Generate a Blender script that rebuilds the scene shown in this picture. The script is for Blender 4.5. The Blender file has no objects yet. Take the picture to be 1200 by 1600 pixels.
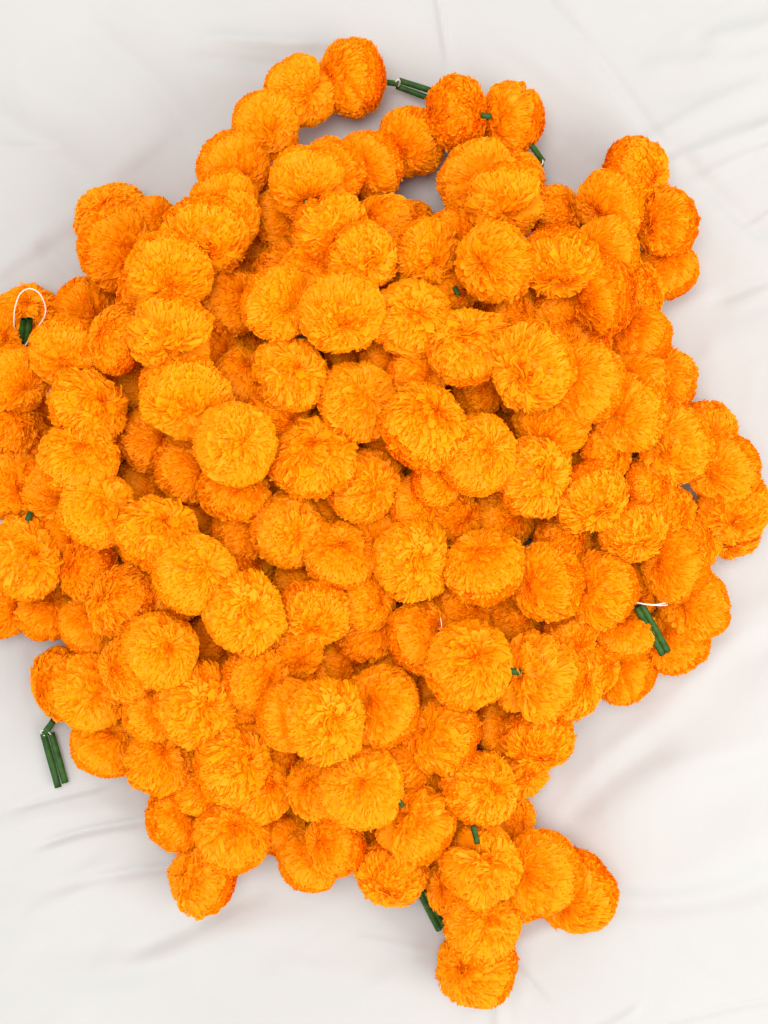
import bpy, math, random
import numpy as np
from mathutils import Vector, Matrix

# ---------------------------------------------------------------- camera, world, lamps, exposure
scene = bpy.context.scene
C = scene.collection
CAM_H, F_PX = 1.05, 2100.0            # camera height (m), focal length in pixels of the 1200x1600 photograph

cam_data = bpy.data.cameras.new("camera")
cam_data.sensor_fit = 'VERTICAL'
cam_data.sensor_height = 36.0
cam_data.lens = F_PX / 1600.0 * 36.0
cam_data.clip_start = 0.01
cam_data.clip_end = 100.0
cam = bpy.data.objects.new("camera", cam_data)
cam.location = (0, 0, CAM_H)
C.objects.link(cam)
scene.camera = cam

world = bpy.data.worlds.new("World")
scene.world = world
world.use_nodes = True
bg = world.node_tree.nodes["Background"]
bg.inputs[0].default_value = (1.0, 0.992, 0.975, 1)
bg.inputs[1].default_value = 0.56


def area_lamp(name, loc, size, power, col):
    d = bpy.data.lights.new(name, 'AREA')
    d.shape = 'RECTANGLE'
    d.size, d.size_y = size
    d.energy = power
    d.color = col
    o = bpy.data.objects.new(name, d)
    o.location = loc
    o.rotation_euler = (Vector((0, 0, 0.05)) - Vector(loc)).to_track_quat('-Z', 'Y').to_euler()
    C.objects.link(o)
    return o


area_lamp("window_light", (1.45, -0.72, 1.6), (1.4, 1.4), 17, (1.0, 0.975, 0.935))
area_lamp("ceiling_light", (-0.25, 0.28, 2.3), (1.1, 1.1), 18, (1.0, 0.985, 0.975))

vs = scene.view_settings
vs.view_transform = 'Standard'
vs.look = 'None'
vs.exposure = 0.9
vs.gamma = 1.0
vs.use_curve_mapping = False
scene.cycles.max_bounces = 12
scene.cycles.diffuse_bounces = 10
scene.cycles.transmission_bounces = 4
scene.cycles.glossy_bounces = 1
scene.cycles.use_adaptive_sampling = True
scene.cycles.adaptive_threshold = 0.03
scene.cycles.use_denoising = True

rng = np.random.default_rng(7)
random.seed(7)


def px(x, y, z=0.0):
    """world point seen at pixel (x, y) of the photograph, at height z"""
    s = (CAM_H - z) / F_PX
    return Vector(((x - 600.0) * s, (800.0 - y) * s, z))


def tag(o, label=None, cat=None, group=None, kind=None):
    if label: o["label"] = label
    if cat: o["category"] = cat
    if group: o["group"] = group
    if kind: o["kind"] = kind
    return o


# ---------------------------------------------------------------- materials
def new_mat(name):
    m = bpy.data.materials.new(name)
    m.use_nodes = True
    nt = m.node_tree
    nt.nodes.clear()
    return m, nt, nt.nodes, nt.links


def petal_material():
    m, nt, N, L = new_mat("orange_film_petals")
    out = N.new("ShaderNodeOutputMaterial")
    mix = N.new("ShaderNodeMixShader")
    mix.inputs[0].default_value = 0.28
    pr = N.new("ShaderNodeBsdfPrincipled")
    pr.inputs["Roughness"].default_value = 0.42
    pr.inputs["Specular IOR Level"].default_value = 0.10
    tr = N.new("ShaderNodeBsdfTranslucent")
    info = N.new("ShaderNodeObjectInfo")
    tone = N.new("ShaderNodeAttribute"); tone.attribute_name = "tone"      # dye lot of each sheet
    uv = N.new("ShaderNodeUVMap")
    mp = N.new("ShaderNodeMapping")
    mp.inputs["Scale"].default_value = (70, 2.2, 1)
    L.new(uv.outputs[0], mp.inputs[0])
    n1 = N.new("ShaderNodeTexNoise")           # fine radial pleats
    n1.noise_dimensions = '2D'
    n1.inputs["Scale"].default_value = 1.0
    n1.inputs["Detail"].default_value = 1.0
    L.new(mp.outputs[0], n1.inputs["Vector"])
    add = N.new("ShaderNodeMath"); add.operation = 'MULTIPLY_ADD'
    L.new(n1.outputs[0], add.inputs[0]); add.inputs[1].default_value = 0.4
    L.new(tone.outputs["Fac"], add.inputs[2])
    add2 = N.new("ShaderNodeMath"); add2.operation = 'MULTIPLY_ADD'
    L.new(info.outputs["Random"], add2.inputs[0])
    add2.inputs[1].default_value = 0.32
    L.new(add.outputs[0], add2.inputs[2])
    mr = N.new("ShaderNodeMapRange")
    mr.inputs["From Min"].default_value = 0.35
    mr.inputs["From Max"].default_value = 1.6
    L.new(add2.outputs[0], mr.inputs["Value"])
    ramp = N.new("ShaderNodeValToRGB")
    e = ramp.color_ramp.elements
    e[0].position, e[0].color = 0.0, (0.988, 0.335, 0.0008, 1)
    e[1].position, e[1].color = 1.0, (0.99, 0.412, 0.0018, 1)
    L.new(mr.outputs[0], ramp.inputs[0])
    L.new(ramp.outputs[0], pr.inputs["Base Color"])
    L.new(ramp.outputs[0], tr.inputs["Color"])
    L.new(pr.outputs[0], mix.inputs[1]); L.new(tr.outputs[0], mix.inputs[2])
    L.new(mix.outputs[0], out.inputs[0])
    return m


def tube_material():
    m, nt, N, L = new_mat("green_plastic_tube")
    out = N.new("ShaderNodeOutputMaterial")
    pr = N.new("ShaderNodeBsdfPrincipled")
    pr.inputs["Roughness"].default_value = 0.55
    pr.inputs["Specular IOR Level"].default_value = 0.25
    tc = N.new("ShaderNodeTexCoord")
    n = N.new("ShaderNodeTexNoise"); n.inputs["Scale"].default_value = 180
    L.new(tc.outputs["Object"], n.inputs["Vector"])
    r = N.new("ShaderNodeValToRGB")
    r.color_ramp.elements[0].position = 0.3
    r.color_ramp.elements[0].color = (0.012, 0.050, 0.006, 1)
    r.color_ramp.elements[1].position = 0.75
    r.color_ramp.elements[1].color = (0.034, 0.110, 0.014, 1)
    L.new(n.outputs[0], r.inputs[0]); L.new(r.outputs[0], pr.inputs["Base Color"])
    L.new(pr.outputs[0], out.inputs[0])
    return m


def thread_material():
    m, nt, N, L = new_mat("white_cotton_thread")
    out = N.new("ShaderNodeOutputMaterial")
    pr = N.new("ShaderNodeBsdfPrincipled")
    pr.inputs["Roughness"].default_value = 0.9
    tc = N.new("ShaderNodeTexCoord")
    n = N.new("ShaderNodeTexNoise"); n.inputs["Scale"].default_value = 900
    L.new(tc.outputs["Object"], n.inputs["Vector"])
    r = N.new("ShaderNodeValToRGB")
    r.color_ramp.elements[0].color = (0.62, 0.56, 0.47, 1)
    r.color_ramp.elements[1].color = (0.85, 0.81, 0.74, 1)
    L.new(n.outputs[0], r.inputs[0]); L.new(r.outputs[0], pr.inputs["Base Color"])
    L.new(pr.outputs[0], out.inputs[0])
    return m


def cloth_material():
    m, nt, N, L = new_mat("white_cotton_cloth")
    out = N.new("ShaderNodeOutputMaterial")
    pr = N.new("ShaderNodeBsdfPrincipled")
    pr.inputs["Roughness"].default_value = 0.75
    pr.inputs["Specular IOR Level"].default_value = 0.25
    pr.inputs["Sheen Weight"].default_value = 0.15
    tc = N.new("ShaderNodeTexCoord")
    n = N.new("ShaderNodeTexNoise"); n.inputs["Scale"].default_value = 5; n.inputs["Detail"].default_value = 4
    L.new(tc.outputs["Object"], n.inputs["Vector"])
    r = N.new("ShaderNodeValToRGB")
    r.color_ramp.elements[0].position = 0.3
    r.color_ramp.elements[0].color = (0.438, 0.436, 0.428, 1)
    r.color_ramp.elements[1].position = 0.7
    r.color_ramp.elements[1].color = (0.464, 0.462, 0.454, 1)
    L.new(n.outputs[0], r.inputs[0]); L.new(r.outputs[0], pr.inputs["Base Color"])
    # woven threads: two crossed fine waves
    w1 = N.new("ShaderNodeTexWave"); w1.bands_direction = 'X'; w1.inputs["Scale"].default_value = 420
    w1.inputs["Distortion"].default_value = 1.5
    w2 = N.new("ShaderNodeTexWave"); w2.bands_direction = 'Y'; w2.inputs["Scale"].default_value = 420
    w2.inputs["Distortion"].default_value = 1.5
    L.new(tc.outputs["Object"], w1.inputs[0]); L.new(tc.outputs["Object"], w2.inputs[0])
    ad = N.new("ShaderNodeMath"); ad.operation = 'ADD'
    L.new(w1.outputs["Fac"], ad.inputs[0]); L.new(w2.outputs["Fac"], ad.inputs[1])
    b = N.new("ShaderNodeBump"); b.inputs["Strength"].default_value = 0.10; b.inputs["Distance"].default_value = 0.0003
    L.new(ad.outputs[0], b.inputs["Height"])
    n3 = N.new("ShaderNodeTexNoise"); n3.inputs["Scale"].default_value = 38; n3.inputs["Detail"].default_value = 5
    L.new(tc.outputs["Object"], n3.inputs["Vector"])
    b2 = N.new("ShaderNodeBump"); b2.inputs["Strength"].default_value = 0.12; b2.inputs["Distance"].default_value = 0.004
    L.new(n3.outputs[0], b2.inputs["Height"]); L.new(b.outputs[0], b2.inputs["Normal"])
    L.new(b2.outputs[0], pr.inputs["Normal"])
    L.new(pr.outputs[0], out.inputs[0])
    return m


M_PETAL, M_TUBE, M_THREAD, M_CLOTH = petal_material(), tube_material(), thread_material(), cloth_material()

# ---------------------------------------------------------------- the cloth everything lies on
# ridges / valleys in photo pixels on the cloth: x0, y0, x1, y1, half width (px), height (mm)
FOLDS = [
    (664, -60, 694, 112, 5, 1.5), (694, 112, 700, 330, 9, 0.8),
    (800, -40, 905, 70, 10, -1.0), (905, 70, 1060, 260, 12, -1.2), (1050, 225, 1200, 372, 14, -1.7),
    (860, 60, 1230, 470, 60, 3.0),
    (1165, 352, 1260, 308, 4, 0.9), (960, 250, 1230, 118, 18, 2.0), (1030, 262, 1230, 190, 13, 2.0),
    (1090, 275, 1230, 225, 9, 1.4), (1120, 60, 1260, 30, 18, 2.0), (1000, 110, 1230, 90, 24, 2.2),
    (930, 1425, 1260, 1345, 26, -5.0), (880, 1440, 1240, 1310, 60, 4.5), (880, 1290, 1060, 1165, 28, -3.6), (920, 1330, 1240, 1060, 55, 4.0),
    (830, 1330, 1250, 930, 22, 2.4), (1020, 1220, 1240, 1120, 30, 2.2),
    (20, 1262, 180, 1212, 7, -1.6), (-30, 1310, 240, 1255, 30, 2.6), (60, 1345, 240, 1283, 8, -2.4),
    (40, 1362, 260, 1308, 22, 2.0), (90, 1402, 290, 1362, 7, -2.0), (-30, 1440, 240, 1390, 28, 2.8),
    (200, 1480, 420, 1395, 18, -2.2), (120, 1520, 520, 1430, 34, 2.6), (-40, 1560, 300, 1500, 40, 2.4),
    (-30, 150, 150, 315, 26, -3.4), (-30, 60, 220, 260, 42, 3.2), (120, 20, 310, 215, 22, -2.6),
    (180, -30, 420, 180, 40, 2.6), (330, 60, 520, 70, 18, 1.8), (300, 105, 470, 120, 14, -1.4), (-20, 240, 90, 245, 10, 1.2),
    (60, 380, 130, 440, 16, -1.6), (740, 1480, 860, 1556, 5, -1.4), (800, 1500, 880, 1470, 14, 1.4),
    (925, 1598, 1000, 1560, 6, 1.2), (840, 1600, 1240, 1575, 4, -1.0), (560, 1470, 660, 1500, 8, 0.9),
    (640, 1510, 720, 1515, 6, -0.8), (785, 1490, 790, 1640, 10, 1.3), (430, 1520, 640, 1560, 26, 1.6),
    (1090, 560, 1230, 520, 30, 2.4), (1110, 480, 1230, 440, 14, -1.4), (1130, 1000, 1260, 880, 30, 2.6),
]


def make_cloth():
    def axis(lo, hi, step, far):
        core = np.arange(lo, hi + 1e-6, step)
        ext = [hi + step]
        g = step
        while ext[-1] < far:
            g *= 1.25
            ext.append(ext[-1] + g)
        ext = np.array(ext)
        lowx = []
        g, v = step, lo - step
        while v > -far:
            lowx.append(v); g *= 1.25; v -= g
        return np.concatenate([np.array(lowx[::-1]), core, ext])
    xs, ys = axis(-0.34, 0.34, 0.0024, 2.2), axis(-0.45, 0.45, 0.0024, 2.2)
    X, Y = np.meshgrid(xs, ys)
    s = CAM_H / F_PX
    U, V = X / s + 600.0, 800.0 - Y / s
    # wobble so that folds are not ruler straight
    r = np.random.default_rng(3)
    def waves(n, lo, hi, amp):
        o = np.zeros_like(U)
        for _ in range(n):
            a, f, p = r.uniform(0, 2 * np.pi), r.uniform(lo, hi), r.uniform(0, 2 * np.pi)
            o += np.sin((np.cos(a) * X + np.sin(a) * Y) * f + p)
        return o * amp / math.sqrt(n)
    Uw, Vw = U + waves(8, 8, 60, 14), V + waves(8, 8, 60, 14)
    Z = waves(9, 4, 14, 0.0016) + waves(10, 18, 45, 0.00045)
    # small irregular wrinkles, running along two slants, stronger in some places than others
    for ang, amp, fl, fh in ((0.62, 0.0011, 60, 150), (2.45, 0.0009, 60, 140), (0.35, 0.0006, 120, 260), (1.6, 0.0004, 110, 240)):
        w = np.zeros_like(U)
        for _ in range(5):
            a2, f, p = ang + np.pi / 2 + r.normal(0, 0.22), r.uniform(fl, fh), r.uniform(0, 2 * np.pi)
            w += np.sin((np.cos(a2) * X + np.sin(a2) * Y) * f + p + waves(3, 10, 45, 1.4))
        w = np.maximum(w / 2.2 - 0.25, 0) ** 1.3
        Z += amp * w * np.clip(0.5 + waves(5, 6, 22, 0.9), 0, 1.6)
    for x0, y0, x1, y1, w, h in FOLDS:
        dx, dy = x1 - x0, y1 - y0
        ln = math.hypot(dx, dy)
        t = ((Uw - x0) * dx + (Vw - y0) * dy) / ln ** 2
        d = ((Uw - x0) * dy - (Vw - y0) * dx) / ln
        taper = np.clip((t + 0.12) / 0.3, 0, 1) * np.clip((1.12 - t) / 0.3, 0, 1)
        taper = taper * taper * (3 - 2 * taper)
        Z += h * (0.0014 if w >= 20 else 0.0019) * taper * np.exp(-(d / w) ** 2)
    fade = np.clip((1.9 - np.maximum(np.abs(X), np.abs(Y))) / 1.2, 0.15, 1)
    Z = Z * fade - 0.003
    ny, nx = X.shape
    verts = np.stack([X, Y, Z], -1).reshape(-1, 3)
    i = np.arange(ny * nx).reshape(ny, nx)
    faces = np.stack([i[:-1, :-1], i[:-1, 1:], i[1:, 1:], i[1:, :-1]], -1).reshape(-1, 4)
    me = bpy.data.meshes.new("cloth")
    me.from_pydata(verts.tolist(), [], faces.tolist())
    me.polygons.foreach_set("use_smooth", np.ones(len(faces), bool))
    me.materials.append(M_CLOTH)
    o = bpy.data.objects.new("ground_cloth", me)
    C.objects.link(o)
    tag(o, "creased white cotton cloth spread under the heap of garlands", kind="structure")
    return o


make_cloth()


# ---------------------------------------------------------------- one pompom flower: gathered discs of thin film
Q = 0.83         # thickness / diameter of a flower


def ring_noise(r, n, lo, hi, cnt):
    """periodic noise around a ring of n samples"""
    a = np.arange(n) * 2 * np.pi / n
    o = np.zeros(n)
    for _ in range(cnt):
        k = int(r.integers(lo, hi + 1))
        o += np.sin(k * a + r.uniform(0, 2 * np.pi)) * r.uniform(0.5, 1)
    return o / math.sqrt(cnt)


def flower_meshes(seed, notch=0.0, loose=0.0, cup=True):
    """returns three meshes: middle frill (with the gathered core), front frill, back frill.
    The frill is the shredded, gathered edge of thin film: many narrow tips in ruffled rows.
    cup: the back is calmer, with longer, flatter tips; otherwise frilled all round"""
    r = np.random.default_rng(seed)
    lump = [(r.normal(size=3), r.uniform(2.0, 4.5), r.uniform(0, 6.28)) for _ in range(7)]
    creases = []
    for _ in range(5):
        nv = r.normal(size=3); nv /= np.linalg.norm(nv)
        mv = r.normal(size=3); mv /= np.linalg.norm(mv)
        creases.append((nv, mv, r.uniform(-0.4, 0.4), r.uniform(0.05, 0.13)))

    def shape(T, P, s):
        env = 1.0 / np.sqrt(np.sin(T) ** 2 + (np.cos(T) / Q) ** 2)
        dirs = np.stack([np.sin(T) * np.cos(P), np.sin(T) * np.sin(P), np.cos(T)], -1)
        low = np.zeros(len(T))
        for v, f, p in lump:
            low += np.sin(dirs @ v * f + p)
        dent = np.zeros(len(T))
        for nv, mv, off, dep in creases:
            dent += dep * np.exp(-((dirs @ nv - off) / 0.075) ** 2) * np.clip(dirs @ mv * 1.5, 0, 1)
        dimple = 1 - 0.15 * np.exp(-(np.minimum(T, np.pi - T) / 0.30) ** 2)
        rho = s * env * (1.0 + 0.017 * low - 0.8 * dent) * dimple
        if notch:
            dphi = (P + np.pi) % (2 * np.pi) - np.pi
            rho = rho * (1 - notch * np.exp(-(dphi / 0.20) ** 2) * np.clip((1.9 - T) / 0.8, 0, 1))
        return dirs, rho

    def clump_field(k, lo, hi):
        ws = [(r.normal(size=3), r.uniform(lo, hi), r.uniform(0, 6.28)) for _ in range(k)]
        def f(T, P):
            d = np.stack([np.sin(T) * np.cos(P), np.sin(T) * np.sin(P), np.cos(T)], -1)
            o = np.zeros(len(P))
            for v, q, p in ws:
                o += np.sin(d @ (v / np.linalg.norm(v)) * q + p)
            return o / math.sqrt(k)
        return f
    hgt, hgt2, swirl, shove = clump_field(9, 7, 15), clump_field(9, 16, 30), clump_field(9, 6, 13), clump_field(9, 7, 15)
    wild = 0.15 + 0.8 * loose
    parts = {"mid": [], "front": [], "back": []}
    rows = np.concatenate([np.linspace(6, 48, 8), np.linspace(52, 92, 11), np.linspace(96.5, 174, 16)]) + r.uniform(-1.2, 1.2, 35)
    for th in rows:
        t0 = math.radians(th)
        st = max(0.12, math.sin(t0))
        calm = cup and th > 68 + 10 * math.sin(seed)
        n = int((150 if not calm else 140) * st) + 8
        ph = (np.arange(n) + r.uniform(-0.3, 0.3, n)) * 2 * np.pi / n + r.uniform(0, 6)
        fr = max(3, int(13 * st))
        ruf = np.zeros(n)
        for _ in range(4):
            ruf += np.sin(int(r.integers(max(2, fr // 2), fr + 2)) * ph + r.uniform(0, 6.28)) * 0.5
        # lean of a tip away from the nearer pole
        fade = min(1.0, (90 - th) / 25 + 0.10) if th < 90 else -min(1.0, max(0.0, (th - 104) / 40))
        lean = math.radians(12 if not calm else 18) * fade
        amp = math.radians((4.6 + 3.5 * loose) if not calm else 1.8)
        jit = math.radians(3.2 + 2 * loose) if not calm else math.radians(1.8)
        Tt = t0 + amp * ruf + r.normal(0, 1, n) * jit + lean * 0.45
        Tb = t0 + 0.5 * amp * ruf - lean * 0.55
        Tt = np.clip(Tt, 0.03, np.pi - 0.03); Tb = np.clip(Tb, 0.02, np.pi - 0.02)
        cl = (0.35 if calm else 1.0) * (0.55 + 1.1 * math.exp(-((th - 20) / 32) ** 2)) * (0.6 + wild)
        Tv = np.full(n, t0)
        shv = shove(Tv, ph) * math.radians(5.5) * cl
        Tt = np.clip(Tt + shv, 0.03, np.pi - 0.03); Tb = np.clip(Tb + 0.7 * shv, 0.02, np.pi - 0.02)
        tw = (r.normal(0, 1, n) * (0.035 + 0.03 * loose) + swirl(Tv, ph) * 0.10 * cl) / st
        hw = (np.pi / n) * np.where(r.uniform(0, 1, n) < 0.22, r.uniform(1.6, 3.0, n), r.uniform(0.6, 1.3, n))                        # half width in azimuth
        skew = r.uniform(-1, 1, n) * math.radians(2.0) * (1 + loose)
        sb = 0.875 if not calm else 0.89
        hi = 1.0 + r.uniform(-0.055, 0.03, n) * (1 + 0.6 * loose) * (1 if not calm else 0.5)
        hi = hi + np.where(r.uniform(0, 1, n) < 0.05, r.uniform(0.01, 0.05, n), 0.0)
        lift = (0.040 * hgt(Tv, ph) + 0.026 * hgt2(Tv, ph)) * cl
        hi = hi + lift
        sb = sb + 0.6 * lift
        hi2 = hi + r.uniform(-0.03, 0.03, n)
        pts = []
        for (T, P, S) in ((Tb - 0.3 * skew, ph - hw * 0.75, sb + np.zeros(n)), (Tb + 0.3 * skew, ph + hw * 0.75, sb + np.zeros(n)),
                          (0.45 * Tb + 0.55 * Tt + skew, ph + tw * 0.5 + hw, sb + (hi - sb) * 0.66), (0.45 * Tb + 0.55 * Tt - skew, ph + tw * 0.5 - hw, sb + (hi - sb) * 0.66),
                          (Tt + skew, ph + tw + hw * 0.8, hi), (Tt - skew, ph + tw - hw * 0.8, hi2)):
            d, rho = shape(T, P, S)
            pts.append(d * rho[:, None])
        tone = 0.35 + r.normal(0, 0.10, n) + r.normal(0, 0.05)
        g = "front" if th < 52 else ("back" if th > 128 else "mid")
        parts[g].append((np.stack(pts, 1), tone))                           # n x 6 x 3
    # whole film ribbons, gathered into loose waves, between the shredded tips
    ribbons = {"mid": [], "front": [], "back": []}
    bands = [(10, 9), (19, 9), (28, 9), (37, 8.5), (46, 8), (56, 7), (67, 6), (79, 4.5)]
    bands += [(91, 3.0), (106, 2.6)] if cup else [(91, 4.5), (103, 5), (116, 6), (130, 7), (146, 8)]
    for th, amp in bands:
        th = th + r.uniform(-3, 3)
        st = math.sin(math.radians(th))
        n = int(50 + 130 * st)
        ph = np.arange(n) * 2 * np.pi / n
        fr = int(6 + 24 * st)
        ruf = 0.8 * ring_noise(r, n, max(3, fr // 3), fr, 5) + 0.6 * ring_noise(r, n, 2, 8, 3)
        ruf2 = ring_noise(r, n, max(3, fr // 2), fr + 4, 5)
        rag = r.uniform(-1, 1, n)
        top = 1.0 + 0.035 * ring_noise(r, n, 2, 9, 4) + (0.015 if th < 60 else 0.0)
        tone = 0.38 + r.uniform(-0.08, 0.14)
        rings = []
        for j in range(3):
            w = j / 2
            T = np.clip(math.radians(th) + math.radians(amp * (1 + 0.5 * loose)) * ruf * (0.4 + 0.6 * w) + math.radians(6 if th < 88 else -4) * (w - 0.5), 0.03, 3.11)
            P = ph + ruf2 * 0.05 * (0.3 + 0.7 * w) / max(0.3, st)
            d, rho = shape(T, P, 0.87 + (top - 0.87) * w)
            if j == 2:
                rho = rho * (1 + 0.022 * rag)
            rings.append(d * rho[:, None])
        g = "front" if th < 52 else ("back" if th > 128 else "mid")
        ribbons[g].append((n, rings, tone))
    out = {}
    for g, lst in parts.items():
        P = np.concatenate([q[0] for q in lst]); tone = np.concatenate([q[1] for q in lst])
        m = len(P)
        # wind every strip so that its outer side faces outwards
        nrm = np.cross(P[:, 1] - P[:, 0], P[:, 3] - P[:, 0])
        flip = (nrm * P.mean(1)).sum(-1) < 0
        base = np.arange(m)[:, None] * 6
        A = np.where(flip[:, None], np.array([0, 3, 2, 1])[None], np.array([0, 1, 2, 3])[None]) + base
        B = np.where(flip[:, None], np.array([3, 5, 4, 2])[None], np.array([3, 2, 4, 5])[None]) + base
        V = P.reshape(-1, 3); F = np.concatenate([A, B])
        TN = np.repeat(tone, 6)
        UV = np.tile(np.array([(0, 0), (1, 0), (1, .6), (0, .6), (1, 1), (0, 1)]) * 0.014, (m, 1)) + np.repeat(r.uniform(0, 1, (m, 2)), 6, axis=0)
        for n, rings, tone in ribbons[g]:
            b0 = len(V)
            V = np.concatenate([V] + rings)
            TN = np.concatenate([TN] + [np.full(n, tone + 0.08 * j) for j in range(3)])
            UV = np.concatenate([UV] + [np.stack([np.arange(n) / n, np.full(n, j * 0.1)], -1) for j in range(3)])
            i = np.arange(n); ip = (i + 1) % n
            F = np.concatenate([F] + [np.stack([b0 + j * n + i, b0 + j * n + ip, b0 + (j + 1) * n + ip, b0 + (j + 1) * n + i], -1) for j in range(2)])
        if g == "mid":               # gathered inner layers
            nu, nv = 56, 24
            p = np.arange(nu) * 2 * np.pi / nu
            CV = []
            for a in range(nv + 1):
                t = np.full(nu, math.pi * (0.004 + 0.992 * a / nv))
                dirs, rho = shape(t, p, 0.915)
                rho = rho * (1 + 0.02 * r.uniform(-1, 1, nu))
                CV.append(dirs * rho[:, None])
            b0 = len(V)
            V = np.concatenate([V] + CV)
            TN = np.concatenate([TN, np.full(nu * (nv + 1), 0.33)])
            UV = np.concatenate([UV, r.uniform(0, 1, (nu * (nv + 1), 2))])
            fs = []
            for a in range(nv):
                i = np.arange(nu); ip = (i + 1) % nu
                fs.append(np.stack([b0 + a * nu + i, b0 + (a + 1) * nu + i, b0 + (a + 1) * nu + ip, b0 + a * nu + ip], -1))
            F = np.concatenate([F] + fs)
        me = bpy.data.meshes.new("petals")
        me.from_pydata(V.tolist(), [], F.tolist())
        me.polygons.foreach_set("use_smooth", np.ones(len(F), bool))
        lay = me.uv_layers.new(name="UVMap")
        lay.data.foreach_set("uv", UV[F.reshape(-1)].astype(np.float32).reshape(-1))
        at = me.attributes.new("tone", 'FLOAT', 'POINT')
        at.data.foreach_set("value", TN.astype(np.float32))
        if SOFT > 0:                 # thin soft film: shade each tip partly like the tuft it belongs to
            vn = np.zeros(len(V) * 3, np.float32)
            me.vertices.foreach_get("normal", vn)
            vn = vn.reshape(-1, 3)
            ev = V / np.array([1, 1, Q * Q])
            ev /= np.linalg.norm(ev, axis=1)[:, None]
            vn = vn * (1 - SOFT) + ev * SOFT
            vn /= np.linalg.norm(vn, axis=1)[:, None]
            me.normals_split_custom_set_from_vertices(vn.tolist())
        me.materials.append(M_PETAL)
        out[g] = me
    return out


SOFT = 0.0
VARIANTS = [flower_meshes(11), flower_meshes(12), flower_meshes(13, cup=False), flower_meshes(14, loose=0.6), flower_meshes(15, loose=0.3),
            flower_meshes(16, notch=0.38), flower_meshes(17, notch=0.5, loose=0.6), flower_meshes(18, cup=False, loose=0.3)]

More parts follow.
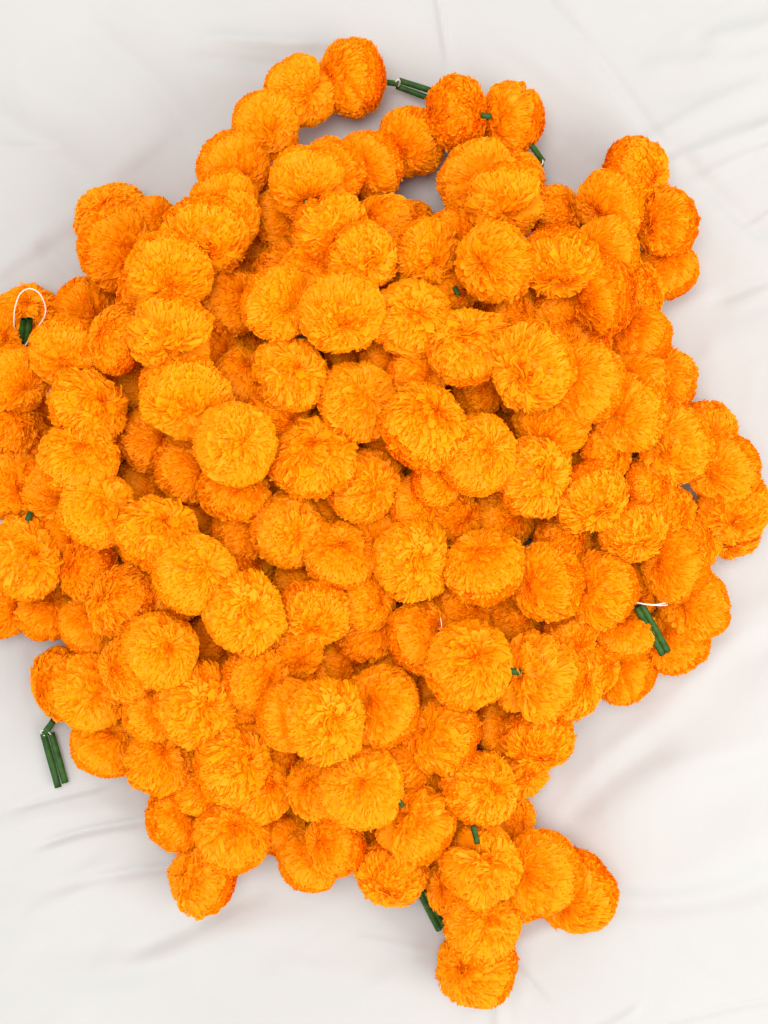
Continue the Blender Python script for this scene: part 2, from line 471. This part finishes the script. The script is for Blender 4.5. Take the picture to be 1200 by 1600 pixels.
# ---------------------------------------------------------------- the garlands
# each flower: x, y, diameter (photo px), layer in the heap, direction of the visible pole (deg), tilt of the pole up (deg)[, variant]
N_ = None
GARLANDS = [
    ("string of pompoms from the tubes at the top down the upper left edge", [
        (549, 122, 126, 0, 190, 35), (470, 142, 116, 0, -30, 58, 5), (413, 197, 112, 0, -40, 50), (365, 262, 118, 0, -45, 45),
        (350, 314, 112, 1, -60, 45), (354, 345, 112, 1.5, -50, 45), (322, 365, 138, 2.2, -75, 42), (265, 425, 142, 3, -75, 50),
        (267, 522, 142, 3.1, -90, 48, 6), (290, 621, 143, 3.2, -70, 52), (368, 694, 140, 3.6, 10, 72), (489, 718, 140, 4, 80, 62, 3),
        (573, 758, 124, 3, -20, 65)]),
    ("string of pompoms around the small open ring at the top, then across the upper middle", [
        (797, 187, 120, 0, 185, 38, 6), (712, 179, 121, 0.4, 5, 12), (642, 222, 112, 0.3, 220, 48), (577, 258, 115, 0.4, 225, 40), (520, 268, 108, 0.8, 225, 50),
        (482, 289, 130, 2.0, -85, 55, 5), (515, 360, 124, 2.1, -60, 45), (565, 402, 118, 2.8, -40, 48), (664, 395, 116, 3.3, -60, 55, 3),
        (775, 409, 136, 4, 200, 56, 4), (874, 409, 130, 3.4, -95, 40, 3), (943, 462, 132, 3.1, 190, 18)]),
    ("string of pompoms below the bent green tube and out to the upper right", [
        (806, 279, 96, 0.6, 100, 50), (748, 282, 130, 1.4, -45, 62), (788, 313, 128, 2.8, -85, 45, 6), (868, 338, 100, 0.8, 30, 40), (948, 391, 112, 2.2, -170, 45),
        (955, 321, 116, 1.8, -150, 45), (990, 270, 116, 0.8, -20, 40), (1043, 350, 106, 0.8, 190, 30, 3), (1040, 422, 106, 0, 130, 45), (993, 456, 104, 0.8, 20, 40),
        (876, 492, 104, 2.2, -40, 50), (998, 528, 110, 1, 150, 35), (1038, 602, 112, 0.4, 150, 35, 3)]),
    ("long string of pompoms crossing the top of the heap diagonally to the far right edge", [
        (435, 474, 126, 3, -20, 52), (480, 432, 104, 2.4, 60, 40), (535, 487, 142, 4, -85, 52), (643, 501, 134, 4.2, 30, 70), (733, 543, 136, 4.6, 110, 62), (833, 572, 143, 4.8, -140, 52),
        (915, 598, 136, 4.2, 170, 50), (985, 646, 126, 3.6, -170, 52), (1055, 693, 128, 2.8, -150, 46), (1130, 730, 123, 1.5, -140, 44),
        (1147, 792, 120, 0.6, -110, 40), (1134, 824, 108, 0, -90, 35)]),
    ("row of pompoms through the very centre, just below the topmost diagonal row", [
        (456, 586, 126, 3.4, 30, 66, 3), (560, 628, 134, 4, 30, 68), (662, 667, 146, 4.7, 50, 48), (747, 711, 134, 4.2, 40, 66), (833, 743, 130, 3.8, 20, 58, 3),
        (922, 776, 124, 3.2, -60, 48, 3), (988, 830, 116, 2.4, -60, 50, 3), (1055, 884, 122, 1.4, 170, 42), (1085, 942, 120, 0.4, 190, 45),
        (1053, 1002, 110, 0, 150, 45), (975, 1050, 104, 0, 160, 35)]),
    ("string of pompoms across the lower centre ending in the loose green tubes at right", [
        (450, 829, 126, 2.6, -10, 66), (531, 869, 122, 2.8, 80, 58), (643, 875, 130, 3.6, 20, 70, 3), (759, 886, 134, 3.6, 100, 48), (853, 908, 134, 3, 180, 42),
        (938, 922, 126, 2.6, 170, 50), (890, 988, 104, 1.2, -60, 45), (974, 986, 102, 1.2, 90, 45)]),
    ("string of pompoms lying left of the centre between the left side and the dark hollow", [
        (235, 685, 108, 2, 0, 45), (296, 731, 118, 2.4, 20, 48), (366, 764, 118, 2.5, 60, 50), (380, 828, 108, 1.2, 0, 45),
        (247, 834, 134, 2.6, 60, 55, 3), (304, 896, 136, 3.2, 20, 62), (381, 957, 134, 3.2, 40, 70, 3), (490, 960, 122, 2.6, -90, 62), (577, 984, 118, 1.2, 60, 45),
        (475, 912, 104, 1.4, 60, 45), (455, 1016, 106, 1, -60, 45)]),
    ("string of pompoms along the far left edge with a white thread loop at its top", [
        (42, 495, 108, 0, 60, 55), (135, 486, 104, 0.2, -30, 40), (103, 551, 120, 1.2, -100, 55), (25, 592, 118, 1, -45, 45), (136, 637, 130, 2, 10, 50),
        (10, 664, 118, 0.4, 60, 45, 3), (123, 720, 132, 2.2, 60, 50), (16, 757, 120, 1.2, -20, 45), (153, 797, 132, 2.4, 30, 60), (75, 792, 102, 0.4, 0, 45), (41, 874, 132, 2, 20, 60, 3),
        (140, 885, 114, 1.2, 160, 42), (78, 957, 102, 0.2, 60, 45), (6, 950, 98, 0, 0, 45)]),
    ("short string of pompoms poking out at the upper left beside the thread loop", [
        (176, 342, 124, 0, 120, 50), (187, 392, 138, 1, -20, 48), (185, 533, 114, 2, 160, 40), (232, 462, 110, 1, 0, 40)]),
    ("string of pompoms at the lower left with two loose green tubes on the cloth", [
        (100, 1070, 120, 0, 180, 40), (143, 1079, 132, 1, 10, 60), (166, 1161, 116, 0.4, 60, 50), (252, 1187, 114, 0.6, 60, 48), (275, 1277, 110, 0.2, 30, 30),
        (317, 1371, 118, 0, 150, 48, 6), (362, 1305, 122, 1, 60, 55), (405, 1232, 112, 1.2, 30, 48), (363, 1193, 136, 2, 20, 50, 3), (308, 1101, 142, 3, 10, 66, 3),
        (250, 1018, 132, 3.1, 30, 60), (206, 1044, 116, 2.2, 180, 45), (190, 939, 120, 2, 160, 48), (141, 976, 106, 1.2, 60, 50)]),
    ("string of pompoms from lower middle to the lowest flower and lower right clump", [
        (400, 1060, 116, 1.6, -10, 45), (456, 1118, 120, 2.3, 0, 50), (506, 1125, 138, 3, 20, 70, 3), (597, 1105, 134, 2.4, 150, 50), (690, 1148, 134, 2.2, 150, 48),
        (750, 1233, 126, 2.2, 30, 60), (752, 1353, 134, 2.2, 60, 60, 6), (843, 1362, 140, 1, 180, 52), (897, 1391, 138, 0, 200, 45),
        (755, 1443, 126, 1, 70, 60), (745, 1511, 130, 0, 160, 55)]),
    ("short string right of lower centre, one pompom opened wide around a green tube", [
        (662, 997, 130, 2.4, 40, 46), (735, 1040, 148, 3.4, 70, 54, 4), (838, 1057, 150, 2.4, 170, 60, 6), (888, 1070, 116, 1.4, 10, 40), (926, 1042, 96, 0.8, 0, 40),
        (842, 1149, 116, 1, -80, 40, 3), (809, 1198, 110, 0, -40, 45)]),
    ("string of pompoms at the bottom left of centre reaching the green tube on the cloth", [
        (440, 1293, 98, 0, 60, 45), (484, 1344, 106, 0, 60, 45), (525, 1317, 108, 0.8, 160, 40), (497, 1230, 106, 2, 160, 48), (564, 1230, 142, 3, 80, 62),
        (650, 1289, 134, 2.2, 130, 48, 6), (610, 1361, 122, 1, -100, 45, 3), (728, 1296, 100, 0.8, 0, 45), (797, 1285, 90, 0.2, 0, 40)]),
    ("string of pompoms buried in the heap, seen only in the dark gaps between upper rows", [
        (445, 345, 112, 0.6, 0, 40), (420, 396, 106, 0.2, 40, 40), (360, 472, 118, 1.8, 20, 45), (386, 540, 110, 1, 30, 45), (378, 592, 106, 1.4, 60, 45),
        (638, 357, 98, 0.3, 90, 40), (710, 378, 112, 2, 0, 45), (800, 488, 94, 3, 0, 45), (748, 612, 96, 2.4, 0, 45), (650, 586, 104, 2.6, 0, 45),
        (835, 668, 112, 0.8, 20, 45), (906, 692, 112, 1.6, 20, 45), (945, 702, 104, 1.8, 0, 45), (1012, 757, 102, 1.4, 0, 45), (1045, 802, 96, 1, 0, 45), (1083, 842, 98, 0.2, 0, 45),
        (780, 806, 124, 1.2, 0, 50), (706, 808, 106, 1.2, 0, 45), (880, 846, 112, 1.2, 0, 45), (650, 788, 98, 2, 0, 45), (682, 750, 94, 2.6, 0, 45),
        (575, 936, 104, 1.2, 0, 45), (530, 1032, 112, 0.4, 0, 45), (395, 866, 104, 0.6, 0, 45), (230, 757, 104, 0.6, 0, 45), (65, 660, 92, 0, 0, 45),
        (240, 345, 80, 0.2, 0, 40), (600, 700, 100, 2, 0, 45), (430, 770, 100, 1, 0, 45), (220, 600, 100, 0.8, 0, 45), (640, 1190, 104, 0.8, 0, 45), (575, 1170, 100, 0.8, 0, 45),
        (440, 1180, 100, 0.8, 0, 45), (330, 1010, 110, 1, 0, 45), (780, 1130, 100, 0.8, 0, 45), (690, 1080, 100, 0.8, 0, 45), (330, 800, 104, 0.4, 0, 45), (240, 1110, 104, 0.8, 0, 45), (860, 800, 100, 0.6, 0, 45), (795, 965, 112, 1.0, 0, 45), (570, 1302, 100, 0.2, 0, 45), (520, 795, 104, 1.2, 0, 45), (335, 545, 104, 1.2, 0, 45),
        (-4, 528, 92, 0, 0, 45), (600, 560, 100, 2.4, 0, 45), (700, 460, 100, 2.4, 0, 45),
        (615, 1040, 102, 0.6, 0, 45), (920, 525, 102, 1.0, 0, 45), (168, 590, 98, 0.4, 0, 45), (60, 710, 98, 0.2, 0, 45), (102, 835, 98, 0.4, 0, 45),
        (186, 868, 98, 0.6, 0, 45), (306, 1228, 92, 0.2, 0, 45), (470, 1050, 102, 0.4, 0, 45), (433, 656, 112, 1.6, 0, 45), (721, 947, 114, 1.2, 0, 45), (684, 1219, 102, 0.6, 0, 45), (549, 558, 102, 1.8, 0, 45)]),
]

# ---- settle the heap: each flower rests on the ones below it (keeping its place in plan)
flowers = []
for gi, (lab, lst) in enumerate(GARLANDS):
    for f in lst:
        flowers.append({"g": gi, "x": f[0], "y": f[1], "d": f[2], "lev": f[3], "az": f[4], "el": f[5], "var": f[6] if len(f) > 6 else None})
SQ = 0.74        # how far two flowers press into each other


def settle(fl, placed):
    z = 0.0
    for _ in range(3):
        s = (CAM_H - z) / F_PX
        R = fl["d"] / 2 * s
        p = px(fl["x"], fl["y"], z)
        znew = R * 0.80 + 0.020 * fl["lev"]
        for o in placed:
            l = math.hypot(p.x - o["p"].x, p.y - o["p"].y)
            D = SQ * (R + o["R"])
            if l < D:
                znew = max(znew, o["p"].z + 0.78 * math.sqrt(D * D - l * l))
        z = min(znew, R * 0.80 + 0.020 * fl["lev"] + 0.036)
    s = (CAM_H - z) / F_PX
    fl["R"] = fl["d"] / 2 * s
    fl["p"] = px(fl["x"], fl["y"], z)


placed = []
for fl in sorted(flowers, key=lambda a: a["lev"]):
    settle(fl, placed)
    placed.append(fl)

# ---- flowers that carry the heap from inside (same buried string)
r2 = np.random.default_rng(5)
gb = len(GARLANDS) - 1
extra = []
OPEN = ((520, 195, 60), (560, 180, 60), (640, 300, 45), (660, 300, 40), (1072, 778, 26), (860, 270, 40))     # cloth shows here
for zl in (0.024, 0.060, 0.092):
    for k, yy in enumerate(np.arange(-0.36, 0.37, 0.038)):
        for xx in np.arange(-0.32, 0.33, 0.042) + (k % 2) * 0.021:
            q = Vector((xx + r2.uniform(-0.006, 0.006), yy + r2.uniform(-0.006, 0.006), zl))
            sx, sy = 600 + q.x * F_PX / (CAM_H - zl), 800 - q.y * F_PX / (CAM_H - zl)
            if any(math.hypot(sx - a, sy - b) < c for a, b, c in OPEN):
                continue
            near = [o for o in flowers if math.hypot(o["p"].x - q.x, o["p"].y - q.y) < 0.044]
            above = [o for o in near if o["p"].z > zl + 0.020]
            clash = [o for o in flowers + extra if (o["p"] - q).length < 0.036]
            if len(above) >= 2 and not clash:
                extra.append({"g": gb, "p": q, "R": 0.029, "az": r2.uniform(0, 360), "el": 45, "var": None})
print("fillers", len(extra))
flowers += extra

roots = []
GROUP = "orange pompom garlands heaped on the cloth"
for lab, lst in GARLANDS:
    root = bpy.data.objects.new("pompom_garland", None)
    root.empty_display_size = 0.02
    c = px(sum(f[0] for f in lst) / len(lst), sum(f[1] for f in lst) / len(lst), 0)
    root.location = c
    C.objects.link(root)
    tag(root, lab, "garland", GROUP)
    roots.append(root)


def child(name, me, parent, mw):
    o = bpy.data.objects.new(name, me)
    C.objects.link(o)
    o.parent = parent
    if parent.type == 'EMPTY':
        o.matrix_local = Matrix.Translation(-parent.location) @ mw
    else:
        o.matrix_local = mw
    return o


for i, fl in enumerate(flowers):
    az = math.radians(fl["az"] + random.uniform(-8, 8))
    el = math.radians(fl["el"] - 6 + random.uniform(-6, 6))
    a = Vector((math.cos(el) * math.cos(az), math.cos(el) * math.sin(az), math.sin(el)))
    v = fl["var"] if fl["var"] is not None else random.choice([0, 1, 2, 4, 7, 0, 1, 2, 3])
    me = VARIANTS[v]
    rot = a.to_track_quat('Z', 'Y').to_matrix().to_4x4() @ Matrix.Rotation(random.uniform(0, 6.283), 4, 'Z')
    if v in (5, 6):
        rot = a.to_track_quat('Z', 'Y').to_matrix().to_4x4() @ Matrix.Rotation(random.uniform(-0.4, 0.4), 4, 'Z')
    q = random.uniform(0.94, 1.06)
    R = fl["R"] * (0.965 if fl.get("lev", 1) >= 1 else 0.99)
    mw = Matrix.Translation(fl["p"]) @ rot @ Matrix.Diagonal((R * random.uniform(0.97, 1.03), R, R * q, 1))
    o = child("pompom", me["mid"], roots[fl["g"]], mw)
    child("petal_ruffle", me["front"], o, Matrix.Identity(4))
    child("petal_ruffle", me["back"], o, Matrix.Identity(4))


# ---------------------------------------------------------------- green tubes and white thread
def tube_mesh(a, b, ra, wall=0.0004, n=14, bow=0.0):
    a, b = Vector(a), Vector(b)
    d = (b - a).normalized()
    u = d.orthogonal().normalized(); w = d.cross(u)
    L = 6
    V, F = [], []
    for rr in (ra, ra - wall):
        for k in range(L + 1):
            t = k / L
            c = a.lerp(b, t) + u * bow * math.sin(math.pi * t)
            rk = rr * (1 + 0.03 * math.sin(9 * t + ra * 1e5))
            for j in range(n):
                p = 2 * math.pi * j / n
                V.append(c + u * rk * math.cos(p) + w * rk * math.sin(p))
    m = (L + 1) * n
    for s in range(2):
        for k in range(L):
            for j in range(n):
                q = (s * m + k * n + j, s * m + k * n + (j + 1) % n, s * m + (k + 1) * n + (j + 1) % n, s * m + (k + 1) * n + j)
                F.append(q if s == 0 else q[::-1])
    for k in (0, L):
        for j in range(n):
            F.append((k * n + j, m + k * n + j, m + k * n + (j + 1) % n, k * n + (j + 1) % n))
    me = bpy.data.meshes.new("tube")
    me.from_pydata([tuple(v) for v in V], [], F)
    me.polygons.foreach_set("use_smooth", np.ones(len(F), bool))
    me.materials.append(M_TUBE)
    return me


def cord_mesh(pts, ra, n=7):
    # Catmull-Rom through the points
    P = [Vector(p) for p in pts]
    P = [P[0]] + P + [P[-1]]
    path = []
    for i in range(1, len(P) - 2):
        for k in range(6):
            t = k / 6
            path.append(0.5 * ((2 * P[i]) + (P[i + 1] - P[i - 1]) * t + (2 * P[i - 1] - 5 * P[i] + 4 * P[i + 1] - P[i + 2]) * t * t
                               + (3 * P[i] - P[i - 1] - 3 * P[i + 1] + P[i + 2]) * t ** 3))
    path.append(P[-2])
    V, F = [], []
    for i, c in enumerate(path):
        d = (path[min(i + 1, len(path) - 1)] - path[max(i - 1, 0)]).normalized()
        u = d.cross(Vector((0.01, 0.02, 1))).normalized(); w = d.cross(u)
        for j in range(n):
            p = 2 * math.pi * j / n
            V.append(c + (u * math.cos(p) + w * math.sin(p)) * ra)
    for i in range(len(path) - 1):
        for j in range(n):
            F.append((i * n + j, i * n + (j + 1) % n, (i + 1) * n + (j + 1) % n, (i + 1) * n + j))
    F.append(tuple(range(n))[::-1]); F.append(tuple(range(len(V) - n, len(V))))
    me = bpy.data.meshes.new("thread")
    me.from_pydata([tuple(v) for v in V], [], F)
    me.polygons.foreach_set("use_smooth", np.ones(len(F), bool))
    me.materials.append(M_THREAD)
    return me


def tube(g, x0, y0, z0, x1, y1, z1, w=8.0, bow=0.0):
    z = (z0 + z1) / 2
    ra = w / 2 * (CAM_H - z) / F_PX
    return child("stem_tube", tube_mesh(px(x0, y0, z0), px(x1, y1, z1), ra, bow=bow), roots[g], Matrix.Identity(4))


def thread(g, pts, w=2.6):
    z = pts[0][2]
    return child("string", cord_mesh([px(*p) for p in pts], w / 2 * (CAM_H - z) / F_PX), roots[g], Matrix.Identity(4))


def top_at(x, y):
    """height of the heap's surface near a pixel"""
    best = 0.0
    for f in flowers:
        p = px(x, y, f["p"].z)
        l = math.hypot(p.x - f["p"].x, p.y - f["p"].y)
        if l < f["R"] * 0.95:
            best = max(best, f["p"].z + 0.80 * math.sqrt(f["R"] ** 2 - l * l))
    return best


# at the top, between the first flower and its neighbour
tube(0, 586, 126, 0.022, 620, 131, 0.012, 9)
tube(0, 624, 126, 0.010, 678, 143, 0.014, 9.5)
tube(0, 620, 135, 0.008, 674, 155, 0.012, 9)
thread(0, [(616, 130, 0.014), (622, 124, 0.016), (625, 128, 0.014), (622, 135, 0.010)], 2.2)
# bent pair at the upper right of the ring
tube(2, 830, 226, 0.034, 848, 252, 0.026, 9.5)
tube(2, 846, 255, 0.026, 838, 286, 0.036, 9)
thread(2, [(848, 250, 0.030), (848, 255, 0.031), (845, 259, 0.029)], 2)
# lower left, lying on the cloth
tube(9, 84, 1126, 0.012, 68, 1148, 0.005, 10.5)
tube(9, 68, 1147, 0.005, 91, 1230, 0.004, 11)
tube(9, 80, 1145, 0.005, 102, 1223, 0.004, 11)
thread(9, [(70, 1150, 0.008), (63, 1143, 0.007), (72, 1142, 0.009), (80, 1148, 0.008)], 1.6)
# right, resting on the flowers
zt = top_at(1000, 955) + 0.006
zb = max(top_at(1040, 1015) + 0.004, 0.03)
tube(5, 994, 948, zt, 1035, 1022, zb, 11)
tube(5, 1002, 944, zt, 1043, 1017, zb, 11)
thread(5, [(990, 940, zt + 0.004), (1003, 943, zt + 0.006), (1018, 945, zt + 0.005), (1030, 944, zt + 0.003), (1043, 941, zt)], 2.6)
thread(5, [(1018, 945, zt + 0.005), (1032, 946, zt + 0.002), (1043, 945, zt - 0.002)], 2.0)
# bottom
tube(12, 655, 1392, 0.020, 686, 1452, 0.006, 11)
tube(12, 663, 1390, 0.020, 694, 1448, 0.006, 10)
# far left, standing in the thread loop
zt = top_at(40, 515) + 0.004
tube(7, 31, 540, zt - 0.006, 38, 499, zt + 0.006, 11)
tube(7, 42, 542, zt - 0.006, 46, 498, zt + 0.006, 11)
thread(7, [(24, 540, zt), (22, 512, zt + 0.004), (23, 484, zt + 0.006), (31, 460, zt + 0.006), (46, 451, zt + 0.006), (62, 459, zt + 0.006),
           (71, 480, zt + 0.005), (69, 496, zt + 0.004), (58, 512, zt + 0.002), (46, 530, zt), (38, 542, zt - 0.002)], 2.2)
# short ends showing in the throats of flowers
for g, x0, y0, x1, y1, w, dz in ((1, 478, 312, 482, 336, 10, -0.006), (1, 752, 180, 768, 182, 9, 0.000), (7, 48, 800, 38, 830, 10, -0.001),
                                 (11, 796, 1048, 823, 1052, 11, -0.006), (10, 739, 1290, 746, 1318, 9, 0.001),
                                 (12, 622, 1250, 630, 1260, 8, -0.003), (1, 710, 448, 716, 462, 9, 0.001)):
    za, zb = top_at(x0, y0) + dz, top_at(x1, y1) + dz
    zm = (za + zb) / 2
    tube(g, x0, y0, zm, x1, y1, zm, w)
z = top_at(690, 985)
thread(11, [(688, 965, z), (690, 976, z + 0.003), (689, 986, z + 0.002)], 1.5)
z = top_at(868, 806)
thread(13, [(850, 798, z), (866, 805, z + 0.002), (880, 812, z)], 2.2)
